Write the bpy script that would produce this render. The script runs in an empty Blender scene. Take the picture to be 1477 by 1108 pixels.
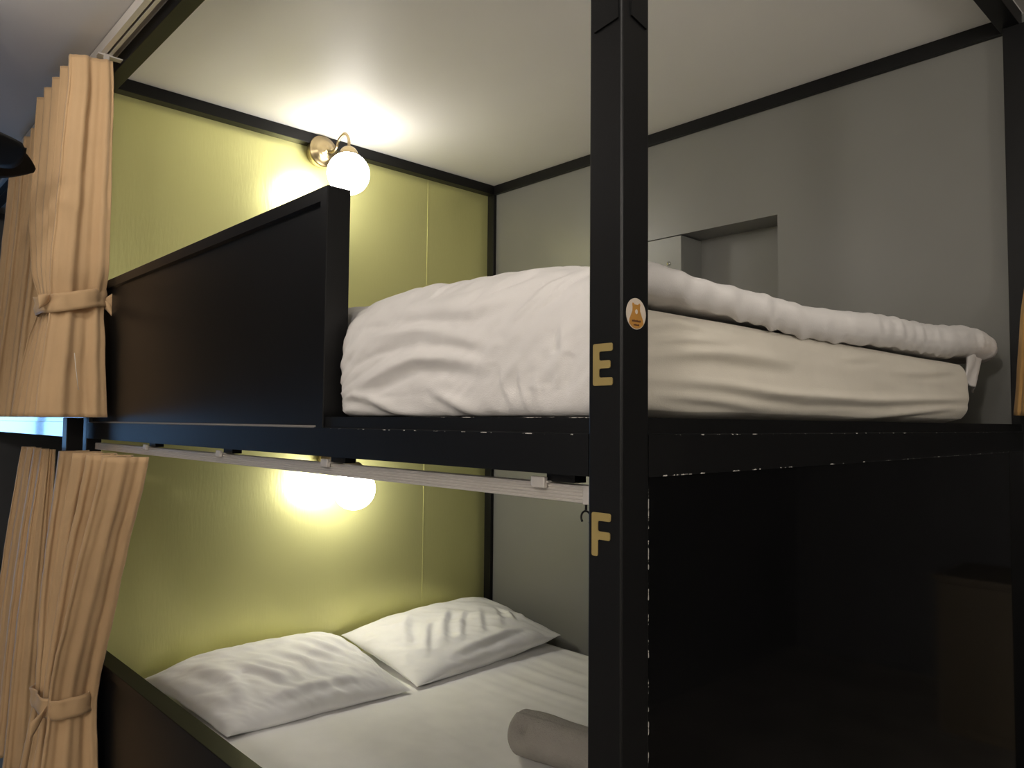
import bpy, bmesh, math, random
import numpy as np
from mathutils import Vector, Matrix, noise
random.seed(4)
S = bpy.context.scene
COL = S.collection
PI = math.pi

# ------------------------------------------------------------------ materials
def new_mat(name):
    m = bpy.data.materials.new(name); m.use_nodes = True
    nt = m.node_tree; b = nt.nodes['Principled BSDF']
    return m, nt, b
def setp(b, **k):
    for n, v in k.items():
        n = n.replace('_', ' ')
        if n in b.inputs: b.inputs[n].default_value = v
def rgba(c): return (c[0], c[1], c[2], 1.0)
def noise_node(nt, scale, detail=3.0, stretch=None, rough=.5):
    tc = nt.nodes.new('ShaderNodeTexCoord'); mp = nt.nodes.new('ShaderNodeMapping')
    nt.links.new(tc.outputs['Object'], mp.inputs['Vector'])
    if stretch: mp.inputs['Scale'].default_value = stretch
    n = nt.nodes.new('ShaderNodeTexNoise'); n.inputs['Scale'].default_value = scale
    n.inputs['Detail'].default_value = detail; n.inputs['Roughness'].default_value = rough
    nt.links.new(mp.outputs['Vector'], n.inputs['Vector'])
    return n
def add_bump(nt, b, n, strength, dist, out='Fac'):
    bp = nt.nodes.new('ShaderNodeBump'); bp.inputs['Strength'].default_value = strength
    bp.inputs['Distance'].default_value = dist
    nt.links.new(n.outputs[out], bp.inputs['Height'])
    nt.links.new(bp.outputs['Normal'], b.inputs['Normal'])
def vary(nt, b, n, c0, c1, lo=.3, hi=.7):
    r = nt.nodes.new('ShaderNodeValToRGB')
    r.color_ramp.elements[0].position = lo; r.color_ramp.elements[1].position = hi
    r.color_ramp.elements[0].color = rgba(c0); r.color_ramp.elements[1].color = rgba(c1)
    nt.links.new(n.outputs['Fac'], r.inputs['Fac'])
    nt.links.new(r.outputs['Color'], b.inputs['Base Color'])
    return r
def simple(name, c, rough=.5, metal=0., spec=.5, var=.06, vs=6., bump=0., bscale=200., stretch=None):
    m, nt, b = new_mat(name); setp(b, Roughness=rough, Metallic=metal, Specular_IOR_Level=spec)
    n = noise_node(nt, vs, 4., stretch)
    vary(nt, b, n, [x*(1-var) for x in c], [min(1, x*(1+var)) for x in c])
    if bump:
        n2 = noise_node(nt, bscale, 2., stretch); add_bump(nt, b, n2, bump, .002)
    return m
def fabric(name, c, var=.04, weave=900., bump=.15, soft=40., rough=.9, sheen=.1):
    m, nt, b = new_mat(name); setp(b, Roughness=rough, Specular_IOR_Level=.15, Sheen_Weight=sheen)
    n = noise_node(nt, 9., 4.)
    vary(nt, b, n, [x*(1-var) for x in c], [min(1, x*(1+var)) for x in c])
    a = noise_node(nt, weave, 1.); s = noise_node(nt, soft, 4.)
    mx = nt.nodes.new('ShaderNodeMath'); mx.operation = 'MULTIPLY_ADD'
    nt.links.new(s.outputs['Fac'], mx.inputs[0]); mx.inputs[1].default_value = 2.2
    nt.links.new(a.outputs['Fac'], mx.inputs[2])
    bp = nt.nodes.new('ShaderNodeBump'); bp.inputs['Strength'].default_value = bump; bp.inputs['Distance'].default_value = .003
    nt.links.new(mx.outputs[0], bp.inputs['Height']); nt.links.new(bp.outputs['Normal'], b.inputs['Normal'])
    return m
def black_paint(name, rough=.38, chips_glints=(), base=(.0055, .0055, .0058), thr=.56, scale=26., coat=0., bump=.04, scuff_glint=(.5, .48, .45), spec=.26):
    """satin black paint; chips = straight bare-metal wear lines, or a painted glint, given as (axis, lo, hi, a, b, halfwidth)"""
    m, nt, b = new_mat(name); setp(b, Roughness=rough, Specular_IOR_Level=spec, Coat_Weight=coat, Coat_Roughness=.05)
    n = noise_node(nt, 5., 5.)
    r = vary(nt, b, n, [x*.85 for x in base], [x*1.2 for x in base])
    tc = nt.nodes.new('ShaderNodeTexCoord'); sp = nt.nodes.new('ShaderNodeSeparateXYZ')
    nt.links.new(tc.outputs['Object'], sp.inputs[0])
    tot = None
    def M(op, a, bb=None, c=None):
        q = nt.nodes.new('ShaderNodeMath'); q.operation = op
        for i, v in enumerate((a, bb, c)):
            if v is None: continue
            if isinstance(v, (int, float)): q.inputs[i].default_value = v
            else: nt.links.new(v, q.inputs[i])
        return q.outputs[0]
    for (ax, lo, hi, a, bb, hw) in chips_glints:
        o = {'x': 'yz', 'y': 'xz', 'z': 'xy'}[ax]
        t = sp.outputs[ax.upper()]
        inr = M('MULTIPLY', M('GREATER_THAN', t, lo), M('LESS_THAN', t, hi))
        d0 = M('ABSOLUTE', M('SUBTRACT', sp.outputs[o[0].upper()], a))
        d1 = M('ABSOLUTE', M('SUBTRACT', sp.outputs[o[1].upper()], bb))
        d = M('MAXIMUM', d0, d1)
        k = noise_node(nt, scale, 5., None, .75)
        wig = M('MULTIPLY', M('SUBTRACT', k.outputs['Fac'], thr), hw*16)
        on = M('LESS_THAN', d, M('MINIMUM', wig, hw))
        e = M('MULTIPLY', on, inr)
        tot = e if tot is None else M('MAXIMUM', tot, e)
    if tot is not None:
        mx = nt.nodes.new('ShaderNodeMix'); mx.data_type = 'RGBA'
        nt.links.new(tot, mx.inputs[0]); nt.links.new(r.outputs['Color'], mx.inputs[6]); mx.inputs[7].default_value = rgba(scuff_glint)
        nt.links.new(mx.outputs[2], b.inputs['Base Color'])
        nt.links.new(M('MULTIPLY_ADD', tot, .2, rough), b.inputs['Roughness'])
    n2 = noise_node(nt, 60., 3.); add_bump(nt, b, n2, bump, .002)
    return m

M = {}
ZT = 1.4477
M['ceiling'] = simple('ceiling_paint', (.84, .83, .81), .55, var=.03, vs=1.6, bump=.05, bscale=30.)
M['ceiling_shade'] = simple('corridor_ceiling_shade', (.50, .48, .46), .6, var=.05, vs=1.6)  # shade over the corridor is put into this darker ceiling colour
M['grey'] = simple('grey_wall_paint', (.185, .183, .17), .34, var=.05, vs=2.2, bump=.05, bscale=40.)
M['greydoor'] = simple('locker_door_grey', (.21, .212, .198), .34, var=.07, vs=3.)
M['room'] = simple('corridor_wall_paint', (.10, .10, .105), .7, var=.05)
M['light'] = simple('corridor_wall_cream', (.80, .78, .74), .7)
M['floor'] = simple('dark_floor', (.26, .235, .20), .4, var=.25, vs=3.)
M['black'] = black_paint('black_frame_paint')
M['frail'] = black_paint('black_rail_paint_chipped', chips_glints=[('x', -.60, -.045, -.001, 1.4293, .0011), ('x', -.40, -.045, .0035, 1.4477, .0008)], thr=.515, scale=40.)
M['erail'] = black_paint('black_end_rail_chipped', chips_glints=[('y', .06, 1.5, .0, 1.4293, .0010), ('y', .047, 1.45, .0, 1.3838, .0011), ('y', .047, 1.45, .0, 1.4477, .0006)], thr=.55, scale=42.)
M['gloss'] = black_paint('glossy_black_panel', rough=.06, base=(.004, .004, .0042), bump=.004, chips_glints=[('z', 1.00, 1.383, -.0015, .0478, .0009)], thr=.50, scale=44.)
M['guard'] = black_paint('black_guard_paint', rough=.36, bump=.03, chips_glints=[('x', -1.965, -.646, .0035, ZT-.0152, .004)], thr=.05, scuff_glint=(.22, .21, .20))  # pale line along the recess ledge is a painted glint
M['dark'] = simple('dark_deck_board', (.02, .02, .02), .7)
# brushed lime-gold sheet metal
m, nt, b = new_mat('lime_gold_sheet_metal')
setp(b, Metallic=.55, Roughness=.32, Specular_IOR_Level=.5)
n = noise_node(nt, 3., 4.)
vary(nt, b, n, (.68, .67, .29), (.72, .71, .31))
n2 = noise_node(nt, 130., 3., (1, 1, .18)); 
n3 = noise_node(nt, 1.3, 2., (1, 1, .8))
q = nt.nodes.new('ShaderNodeMath'); q.operation = 'MULTIPLY_ADD'
nt.links.new(n3.outputs['Fac'], q.inputs[0]); q.inputs[1].default_value = 6.; nt.links.new(n2.outputs['Fac'], q.inputs[2])
bp = nt.nodes.new('ShaderNodeBump'); bp.inputs['Strength'].default_value = .10; bp.inputs['Distance'].default_value = .004
nt.links.new(q.outputs[0], bp.inputs['Height']); nt.links.new(bp.outputs['Normal'], b.inputs['Normal'])
M['lime'] = m
M['brass'] = simple('antique_brass', (.36, .285, .16), .30, 1., var=.08)
M['alu'] = simple('aluminium_track', (.64, .60, .56), .42, .45, var=.04)
M['steel'] = simple('bright_steel', (.6, .6, .58), .25, 1.)
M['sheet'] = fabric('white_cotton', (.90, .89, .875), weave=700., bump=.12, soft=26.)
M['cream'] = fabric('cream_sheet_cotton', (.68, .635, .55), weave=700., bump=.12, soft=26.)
M['duvet'] = fabric('white_duvet_cotton', (.74, .715, .70), weave=700., bump=.16, soft=30.)
M['pillow'] = fabric('white_pillow_cotton', (.90, .895, .885), weave=700., bump=.13, soft=24.)
M['towel'] = fabric('grey_beige_terry', (.38, .355, .32), weave=420., bump=.55, soft=90., var=.1)
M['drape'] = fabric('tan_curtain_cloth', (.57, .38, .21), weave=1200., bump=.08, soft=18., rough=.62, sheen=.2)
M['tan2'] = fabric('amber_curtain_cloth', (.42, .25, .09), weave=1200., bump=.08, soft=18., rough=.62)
M['thread'] = simple('pale_thread', (.75, .68, .58), .6)
M['sheen'] = black_paint('black_rail_paint_sheen', rough=.13, coat=1., spec=.5)
M['gold'] = simple('gold_vinyl', (.36, .27, .10), .42, .25)
M['paper'] = simple('sticker_cream', (.58, .50, .42), .45)
M['orange'] = simple('sticker_orange', (.42, .20, .035), .45)
M['brown'] = simple('sticker_brown', (.10, .032, .008), .5)
M['fan'] = simple('fan_black_plastic', (.006, .006, .006), .6, spec=.15)
M['wood'] = simple('cabinet_brown', (.16, .125, .08), .4, var=.2, vs=2., stretch=(1, 1, .2))
M['pipe'] = simple('white_cord', (.7, .7, .7), .4)
def emis(name, c, s):
    m, nt, b = new_mat(name)
    n = noise_node(nt, 4.); vary(nt, b, n, [x*.99 for x in c], c)
    b.inputs['Emission Color'].default_value = rgba(c); b.inputs['Emission Strength'].default_value = s
    return m
M['globe'] = emis('lit_opal_glass', (1., .95, .89), 16.)
M['globe2'] = emis('lit_opal_glass_below', (1., .95, .89), 22.)
M['blue'] = emis('blue_lit_window_pane', (.26, .54, 1.), 3.2)

# ------------------------------------------------------------------ object helpers
def thing(name, label, cat, loc, group=None):
    o = bpy.data.objects.new(name, None); COL.objects.link(o); o.location = loc; o.empty_display_size = .05
    o['label'] = label; o['category'] = cat
    if group: o['group'] = group
    return o
def wloc(o):
    v = Vector((0, 0, 0))
    while o: v += o.location; o = o.parent
    return v
def obj(name, me, mat, parent=None, smooth=False, label=None):
    """mesh given in world coordinates; a child keeps them by an offset equal to its parent's place"""
    if isinstance(me, bmesh.types.BMesh):
        bm = me; me = bpy.data.meshes.new(name); bm.to_mesh(me); bm.free()
    me.name = name
    if mat: me.materials.clear(); me.materials.append(mat)
    if smooth:
        me.polygons.foreach_set('use_smooth', [True]*len(me.polygons))
    o = bpy.data.objects.new(name, me); COL.objects.link(o)
    if parent: o.parent = parent; o.location = -wloc(parent)
    if label: o['label'] = label
    return o
def tag(o, label, cat, group=None):
    o['label'] = label; o['category'] = cat
    if group: o['group'] = group
    return o
def struct(name, me, mat, parent=None):
    o = obj(name, me, mat, parent)
    if not parent: o['kind'] = 'structure'
    return o
def add_box(bm, x0, x1, y0, y1, z0, z1, bev=0.):
    r = bmesh.ops.create_cube(bm, size=1.)
    vs = r['verts']
    for v in vs:
        v.co = Vector((x0+(v.co.x+.5)*(x1-x0), y0+(v.co.y+.5)*(y1-y0), z0+(v.co.z+.5)*(z1-z0)))
    if bev:
        es = list({e for v in vs for e in v.link_edges})
        bmesh.ops.bevel(bm, geom=es, offset=bev, segments=2, profile=.5, affect='EDGES')
def box(x0, x1, y0, y1, z0, z1, bev=0.):
    bm = bmesh.new(); add_box(bm, x0, x1, y0, y1, z0, z1, bev); return bm
def add_prism(bm, pts, axis, a, b, bev=0.):
    """polygon pts in the plane normal to axis, extruded from a to b"""
    def P(p, t):
        return {'x': (t, p[0], p[1]), 'y': (p[0], t, p[1]), 'z': (p[0], p[1], t)}[axis]
    v0 = [bm.verts.new(P(p, a)) for p in pts]; v1 = [bm.verts.new(P(p, b)) for p in pts]
    n = len(pts)
    fs = [bm.faces.new(v0), bm.faces.new(v1[::-1])]
    for i in range(n): fs.append(bm.faces.new((v0[i], v1[i], v1[(i+1) % n], v0[(i+1) % n])))
    bmesh.ops.recalc_face_normals(bm, faces=fs)
def prism(pts, axis, a, b):
    bm = bmesh.new(); add_prism(bm, pts, axis, a, b); return bm
def add_tube(bm, path, r, seg=12, cap=True):
    path = [Vector(p) for p in path]; rings = []
    up = Vector((0, 0, 1))
    prev = None
    for i, p in enumerate(path):
        t = (path[min(i+1, len(path)-1)]-path[max(i-1, 0)]).normalized()
        if prev is None:
            a = t.orthogonal().normalized()
        else:
            a = (prev - t*prev.dot(t)).normalized()
        prev = a; c = t.cross(a)
        rr = r[i] if isinstance(r, (list, tuple)) else r
        rings.append([bm.verts.new(p+(a*math.cos(2*PI*k/seg)+c*math.sin(2*PI*k/seg))*rr) for k in range(seg)])
    for i in range(len(rings)-1):
        for k in range(seg):
            bm.faces.new((rings[i][k], rings[i][(k+1) % seg], rings[i+1][(k+1) % seg], rings[i+1][k]))
    if cap:
        bm.faces.new(rings[0][::-1]); bm.faces.new(rings[-1])
def add_lathe(bm, prof, origin, axis, seg=40):
    """prof: (radius, height along axis)"""
    ax = Vector(axis).normalized(); a = ax.orthogonal().normalized(); c = ax.cross(a); o = Vector(origin)
    rings = []
    for r, h in prof:
        rings.append([bm.verts.new(o+ax*h+(a*math.cos(2*PI*k/seg)+c*math.sin(2*PI*k/seg))*max(r, 1e-5)) for k in range(seg)])
    for i in range(len(rings)-1):
        for k in range(seg):
            bm.faces.new((rings[i][k], rings[i][(k+1) % seg], rings[i+1][(k+1) % seg], rings[i+1][k]))
    bmesh.ops.remove_doubles(bm, verts=bm.verts, dist=2e-5)
def grid_mesh(name, P, closed_u=False, flip=False):
    """P: array (nu, nv, 3)"""
    nu, nv = P.shape[:2]
    me = bpy.data.meshes.new(name)
    idx = np.arange(nu*nv).reshape(nu, nv)
    f = []
    for i in range(nu if closed_u else nu-1):
        j = (i+1) % nu
        for k in range(nv-1):
            q = (idx[i, k], idx[j, k], idx[j, k+1], idx[i, k+1])
            f.append(tuple(int(t) for t in (q[::-1] if flip else q)))
    me.from_pydata([tuple(map(float, p)) for p in P.reshape(-1, 3)], [], f)
    me.update(); return me
def join_bm(*mes):
    bm = bmesh.new()
    for m_ in mes: bm.from_mesh(m_)
    bmesh.ops.remove_doubles(bm, verts=bm.verts, dist=1e-5)
    bmesh.ops.recalc_face_normals(bm, faces=bm.faces)
    return bm
def normals(P):
    du = np.gradient(P, axis=0); dv = np.gradient(P, axis=1)
    n = np.cross(du, dv); return n/np.maximum(np.linalg.norm(n, axis=2, keepdims=True), 1e-9)
def smooth_noise(A, B, sc, seed=0.):
    out = np.zeros(A.shape)
    for i in np.ndindex(A.shape):
        out[i] = noise.noise(Vector((A[i]*sc+seed*7.3, B[i]*sc-seed*3.1, seed)))
    return out
def ridges(A, B, folds, asym=.8):
    """sum of cloth folds: each (polyline, width, height); a soft crest with a trough on its lower side"""
    out = np.zeros(A.shape)
    for pts, w, h in folds:
        best = np.full(A.shape, 1e9); sg = np.zeros(A.shape); along = np.zeros(A.shape)
        L = sum(math.dist(pts[i], pts[i+1]) for i in range(len(pts)-1)); acc = 0.
        for i in range(len(pts)-1):
            ax, ay = pts[i]; bx, by = pts[i+1]; dx, dy = bx-ax, by-ay; l = math.hypot(dx, dy)
            t = np.clip(((A-ax)*dx+(B-ay)*dy)/(l*l), 0, 1)
            px, py = A-(ax+t*dx), B-(ay+t*dy); d = np.hypot(px, py)
            nx, ny = -dy/l, dx/l
            if ny < 0: nx, ny = -nx, -ny
            s = px*nx+py*ny
            k = d < best
            best = np.where(k, d, best); sg = np.where(k, np.sign(s)*d, sg); along = np.where(k, (acc+t*l)/L, along)
            acc += l
        taper = np.sin(PI*np.clip(along, .02, .98))**.6
        u = sg/w
        out += h*taper*(np.exp(-(u)**2)-asym*.8*np.exp(-((u+1.35)/.9)**2))
    return out

# ------------------------------------------------------------------ dimensions (metres)
ZB, ZC = 2.435, 2.475           # underside of top beams, ceiling
ZT, ZBOT, ZBEND = 1.4477, 1.3835, 1.4293
WB = 1.576                      # grey wall plane
BS = .041                       # tube width
XL = -2.0                       # lime wall plane
PW = .0455                      # corner post

# ------------------------------------------------------------------ the room
struct('floor', box(-4.7, 2.1, -2.9, 4.4, -.1, 0.), M['floor'])
struct('ceiling', box(XL-.045, .012, 0., WB, ZC-.0005, ZC+.02), M['ceiling'])
struct('ceiling', box(-4.7, 2.1, -2.9, 4.4, ZC+.002, ZC+.1), M['ceiling_shade'])
# grey wall with the niche
nx0, nx1, nzt, nzb, nd = -1.32, -.649, 2.095, 1.62, .125
bm = bmesh.new()
add_box(bm, -4.1, nx0, WB, WB+.16, 0, ZC); add_box(bm, nx1, .03, WB, WB+.16, 0, ZC)
add_box(bm, nx0, nx1, WB, WB+.16, nzt, ZC); add_box(bm, nx0, nx1, WB, WB+.16, 0, nzb)
add_box(bm, nx0, nx1, WB+nd, WB+.16, nzb, nzt)
struct('wall_back', bm, M['grey'])
# lime metal partition: a wide and a narrow sheet with a seam
SE = 1.235
bm = bmesh.new()
for (za, zb_) in ((.3, ZC), ):
    add_box(bm, XL-.012, XL, .041, SE-.0012, za, zb_, .0008); add_box(bm, XL-.012, XL, SE+.0012, WB, za, zb_, .0008)
add_box(bm, XL-.040, XL-.012, .041, WB, 0, ZC)
add_box(bm, XL-.003, XL+.0012, SE-.004, SE+.004, .3, ZC, .0005)
struct('wall_left', bm, M['lime'])
struct('wall_right', box(1.9, 2.1, -2.9, 1.5, 0, ZC), M['light'])
struct('wall_side', box(1.9, 2.1, 1.5, 4.4, 0, ZC), M['room'])
struct('wall_front', box(-4.7, 2.1, -2.9, -2.7, 0, ZC), M['light'])
struct('wall_far', box(-.2, 2.2, 4.2, 4.4, 0, ZC), M['room'])
bm = bmesh.new()
wy0, wy1, wz0, wz1 = -.72, -.10, .25, 1.6
add_box(bm, -4.7, -4.6, -2.7, wy0, 0, ZC); add_box(bm, -4.7, -4.6, wy1, 1.7, 0, ZC)
add_box(bm, -4.7, -4.6, wy0, wy1, 0, wz0); add_box(bm, -4.7, -4.6, wy0, wy1, wz1, ZC)
struct('wall_end', bm, M['room'])
bm = bmesh.new()
for y0, y1, z0, z1 in ((wy0, wy1, wz0, wz0+.05), (wy0, wy1, wz1-.05, wz1), (wy0, wy0+.05, wz0, wz1), (wy1-.05, wy1, wz0, wz1), (-.43, -.39, wz0, wz1)):
    add_box(bm, -4.66, -4.61, y0, y1, z0, z1)
w = struct('window_1', bm, M['black'])
obj('window_pane', box(-4.645, -4.635, wy0, wy1, wz0, wz1), M['blue'], w)
# partition at the far end of the neighbouring bunk
struct('wall_partition', box(-4.1, -4.06, .041, WB, 0, ZC), M['room'])

# ------------------------------------------------------------------ bunk frame
def recessed_panel(x0, x1, y0, y1, z0, z1, rx0, rx1, rz0, rz1, dep=.008, ch=.006):
    """thick panel whose front (y0) carries a recessed field with chamfered rim"""
    bm = bmesh.new()
    o = [(x0, z0), (x1, z0), (x1, z1), (x0, z1)]
    a = [(rx0, rz0), (rx1, rz0), (rx1, rz1), (rx0, rz1)]
    c = [(rx0+ch, rz0+ch*.5), (rx1-ch, rz0+ch*.5), (rx1-ch, rz1-ch*.5), (rx0+ch, rz1-ch*.5)]
    V = lambda pts, y: [bm.verts.new((p[0], y, p[1])) for p in pts]
    F0, A, Cc, B = V(o, y0), V(a, y0), V(c, y0+dep), V(o, y1)
    for i in range(4):
        j = (i+1) % 4
        bm.faces.new((F0[i], F0[j], A[j], A[i])); bm.faces.new((A[i], A[j], Cc[j], Cc[i])); bm.faces.new((F0[j], F0[i], B[i], B[j]))
    bm.faces.new(Cc); bm.faces.new(B[::-1])
    bmesh.ops.recalc_face_normals(bm, faces=bm.faces)
    es = [e for e in bm.edges if all(v in F0 for v in e.verts) or (e.verts[0] in F0 and e.verts[1] in B) or (e.verts[1] in F0 and e.verts[0] in B)]
    bmesh.ops.bevel(bm, geom=es, offset=.0015, segments=2, profile=.5, affect='EDGES')
    return bm
bunk = thing('bunk_bed', 'black steel two-level bunk bed with gold letters E and F on its corner post', 'bunk bed', (-1., .78, 0.))
post = obj('post', box(-PW, 0, 0, .047, 0, ZB, .0022), M['black'], bunk)
# letters on the post
def letter(name, rects, lab):
    bm = bmesh.new()
    for (x0, x1, z0, z1) in rects: add_box(bm, x0, x1, -.0012, .0, z0, z1)
    return obj(name, bm, M['gold'], post, label=lab)
def round_letter(name, pts, lab):
    bm = bmesh.new(); add_prism(bm, pts, 'y', -.0010, .0004)
    es = [e for e in bm.edges if abs(e.verts[0].co.y-e.verts[1].co.y) > 1e-4]
    bmesh.ops.bevel(bm, geom=es, offset=.0022, segments=4, profile=.5, affect='EDGES', clamp_overlap=True)
    return obj(name, bm, M['gold'], post, label=lab)
ex0, ex1, ez0, ez1, st = -.0385, -.0115, 1.4815, 1.5265, .0085
em = (ez0+ez1)/2
round_letter('letter_e', [(ex0, ez0), (ex1, ez0), (ex1, ez0+st), (ex0+st, ez0+st), (ex0+st, em-st/2), (ex1-.003, em-st/2), (ex1-.003, em+st/2), (ex0+st, em+st/2), (ex0+st, ez1-st), (ex1, ez1-st), (ex1, ez1), (ex0, ez1)], 'gold vinyl letter E')
fx0, fx1, fz0, fz1 = -.0395, -.0135, 1.3005, 1.3465
fm = 1.3225
round_letter('letter_f', [(fx0, fz0), (fx0+st, fz0), (fx0+st, fm-st/2), (fx1-.001, fm-st/2), (fx1-.001, fm+st/2), (fx0+st, fm+st/2), (fx0+st, fz1-st), (fx1, fz1-st), (fx1, fz1), (fx0, fz1)], 'gold vinyl letter F')
# bracket plates near the top of the corner post
obj('bracket_plate', prism([(-.038, 2.05), (-.038, 1.871), (-.0045, 1.876), (-.0045, 2.05)], 'y', -.0022, 0.), M['black'], post)
obj('bracket_plate', prism([(.014, 2.05), (.014, 1.882), (.0405, 1.876), (.0405, 2.05)], 'x', 0., .0022), M['black'], post)
# round bear sticker on the end side of the corner post
sy, sz, sr = .0240, 1.5585, .0168
circ = lambda r, n=40: [(sy+r*math.cos(2*PI*i/n), sz+r*math.sin(2*PI*i/n)) for i in range(n)]
stick = obj('logo_sticker', prism(circ(sr), 'x', 0, .0005), M['paper'], bunk, label='round cream sticker with an orange bear outline')
bear = [(-.0125, -.0105), (-.0115, -.0060), (-.0090, -.0015), (-.0066, .0030), (-.0064, .0075), (-.0070, .0098), (-.0062, .0116), (-.0044, .0112), (-.0030, .0098),
        (.0030, .0098), (.0044, .0112), (.0062, .0116), (.0070, .0098), (.0064, .0075), (.0066, .0030), (.0090, -.0015), (.0115, -.0060), (.0125, -.0105)]
bear += [(.0160*math.cos(a), .0160*math.sin(a)) for a in np.linspace(-.72, -PI+.72, 12)]
obj('bear_print', prism([(sy+a, sz+b_) for a, b_ in bear], 'x', .0005, .0007), M['orange'], stick)
obj('dot_print', prism([(sy+.0022*math.cos(2*PI*i/16), sz+.0022+.0026*math.sin(2*PI*i/16)) for i in range(16)], 'x', .0007, .0009), M['paper'], stick)
bm = bmesh.new()
for row, (n_, zc_, hh, wdt) in enumerate(((6, -.0078, .0022, .0022), (4, -.0120, .0018, .0021))):
    for i in range(n_):
        yc = sy+(i-(n_-1)/2)*(wdt+.0004)
        add_box(bm, .0007, .0009, yc-wdt/2, yc+wdt/2, sz+zc_-hh/2, sz+zc_+hh/2*(1 if i % 2 else .7))
obj('lettering', bm, M['brown'], stick)
# other posts
obj('post', box(XL-.045, XL, 0, .041, 0, ZB, .002), M['black'], bunk)
obj('post', box(XL-.050, XL-.002, -.052, -.008, 0, ZT-.004, .002), M['black'], bunk)
obj('post', box(-.024, .03, 1.532, WB-.001, 0, ZB, .002), M['black'], bunk)
obj('post', box(XL+.001, XL+.041, WB-.0175, WB-.001, .3, ZB, .001), M['black'], bunk)
# top beams
obj('top_beam', box(XL-.045, 0, 0, BS, ZB, ZC-.001, .0015), M['black'], bunk)
obj('top_beam', box(XL, XL+BS, BS, WB-.015, ZB, ZC-.001, .0015), M['black'], bunk)
obj('top_beam', box(XL+BS, -.03, WB-.0165, WB-.001, ZB, ZC-.001, .001), M['black'], bunk)
obj('top_beam', box(-.034, .012, BS, WB-.015, ZB, ZC-.001, .0015), M['black'], bunk)
# deck rails: a step along the upper edge
frail = [(0., ZBOT), (0., ZBEND), (.0035, ZBEND+.001), (.0035, ZT), (.041, ZT), (.041, ZBOT)]
bm = prism(frail, 'x', -.6185, -PW); add_prism(bm, [(0., ZBOT), (0., ZBEND), (.041, ZBEND), (.041, ZBOT)], 'x', XL, -.6185)
obj('deck_rail', bm, M['frail'], bunk, label='black front rail with chipped paint')
erail = [(0., ZBOT), (0., ZBEND), (-.003, ZBEND+.001), (-.003, ZT), (-.041, ZT), (-.041, ZBOT)]
obj('deck_rail', prism(erail, 'y', .047, 1.532), M['erail'], bunk, label='black end rail with chipped paint')
obj('deck_rail', box(XL, -PW, .0, .041, .38, .462, .0015), M['black'], bunk)
obj('bed_board', box(XL+.002, -.041, .0445, WB-.002, ZT-.025, ZT-.002), M['dark'], bunk)
obj('bed_board', box(XL+.002, -.012, .041, WB-.002, .425, .445), M['dark'], bunk)
# guard panels: upper and lower
xG, zG, tg = -.6185, 1.8325, .0435
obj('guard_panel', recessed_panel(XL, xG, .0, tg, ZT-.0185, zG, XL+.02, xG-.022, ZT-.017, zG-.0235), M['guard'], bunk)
zG2 = .7845
obj('guard_panel', recessed_panel(XL, xG, .0, tg, .462, zG2, XL+.02, xG-.022, .475, zG2-.0235), M['guard'], bunk)
# closed end below the upper bed: glossy panel inside a rounded rim
obj('end_panel', box(-.012, -.0012, .047, 1.532, .30, ZBOT-.0002), M['gloss'], bunk)

# ------------------------------------------------------------------ neighbouring bunk to the left
nb = thing('bunk_bed', 'black bunk frame beyond the tan curtains, its rail shining blue', 'bunk bed', (-3.05, .78, 0.))
x0, x1 = -4.06, -2.052
obj('deck_rail', prism([(a, z) for a, z in frail], 'x', x0, x1), M['sheen'], nb)
obj('deck_rail', box(x0, x1, 0, .041, .38, .462), M['black'], nb)
obj('top_beam', box(x0, XL-.045, 0, BS, ZB, ZC-.001, .0015), M['black'], nb)
obj('guard_panel', recessed_panel(x0, -2.62, .0, tg, .462, zG2, x0+.02, -2.64, .475, zG2-.0235), M['guard'], nb)
obj('post', box(x0, x0+.045, 0, .041, 0, ZB), M['black'], nb)
obj('bed_board', box(x0, XL-.045, .041, WB-.002, ZT-.025, ZT-.002), M['dark'], nb)
obj('bed_board', box(x0, XL-.045, .041, WB-.002, .425, .445), M['dark'], nb)
obj('back_panel', box(x0, XL-.045, WB-.03, WB-.004, 0, ZT-.03), M['dark'], nb)

# ------------------------------------------------------------------ curtain tracks
def ribbed(x0, x1, y0, y1, z0, z1, ribs):
    """extruded track with a ribbed face towards -y"""
    pts = [(y1, z0), (y1, z1), (y0, z1)]
    hh = (z1-z0)/ribs
    for i in range(ribs):
        zz = z1-hh*i
        pts += [(y0, zz-hh*.2), (y0-.0014, zz-hh*.35), (y0-.0014, zz-hh*.8), (y0, zz-hh*.95)]
    pts.append((y0+.001, z0))
    return prism(pts, 'x', x0, x1)
lt = thing('curtain_track', 'ribbed aluminium curtain track hanging under the upper deck rail', 'curtain track', (-1., .02, 1.36), 'aluminium curtain tracks')
obj('track_profile', ribbed(-1.95, -.063, .012, .032, 1.3525, 1.3715, 5), M['alu'], lt)
obj('end_cap', box(-.063, -.054, .0105, .033, 1.3515, 1.3725, .001), M['alu'], lt)
for bx in (-.128, -.62, -1.05, -1.5):
    br = obj('bracket', box(bx-.014, bx+.014, .008, .034, 1.3715, 1.3745, .0008), M['alu'], lt)
    obj('bracket_arm', box(bx+.006, bx+.05, .014, .034, 1.3735, ZBOT, .0008), M['black'], br)
    obj('bracket_clip', box(bx-.010, bx+.012, .004, .010, 1.366, 1.379, .001), M['alu'], br)
bm = bmesh.new()
cx_, cz_ = -.066, 1.336
add_tube(bm, [(cx_, .02, 1.3525), (cx_, .02, cz_+.0085)], .0014, 8)
add_tube(bm, [(cx_+.0072*math.sin(a), .02, cz_+.0072*math.cos(a)) for a in np.linspace(-2.3, 2.4, 20)], .0012, 8)
obj('glider_hook', bm, M['black'], lt, True)
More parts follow.
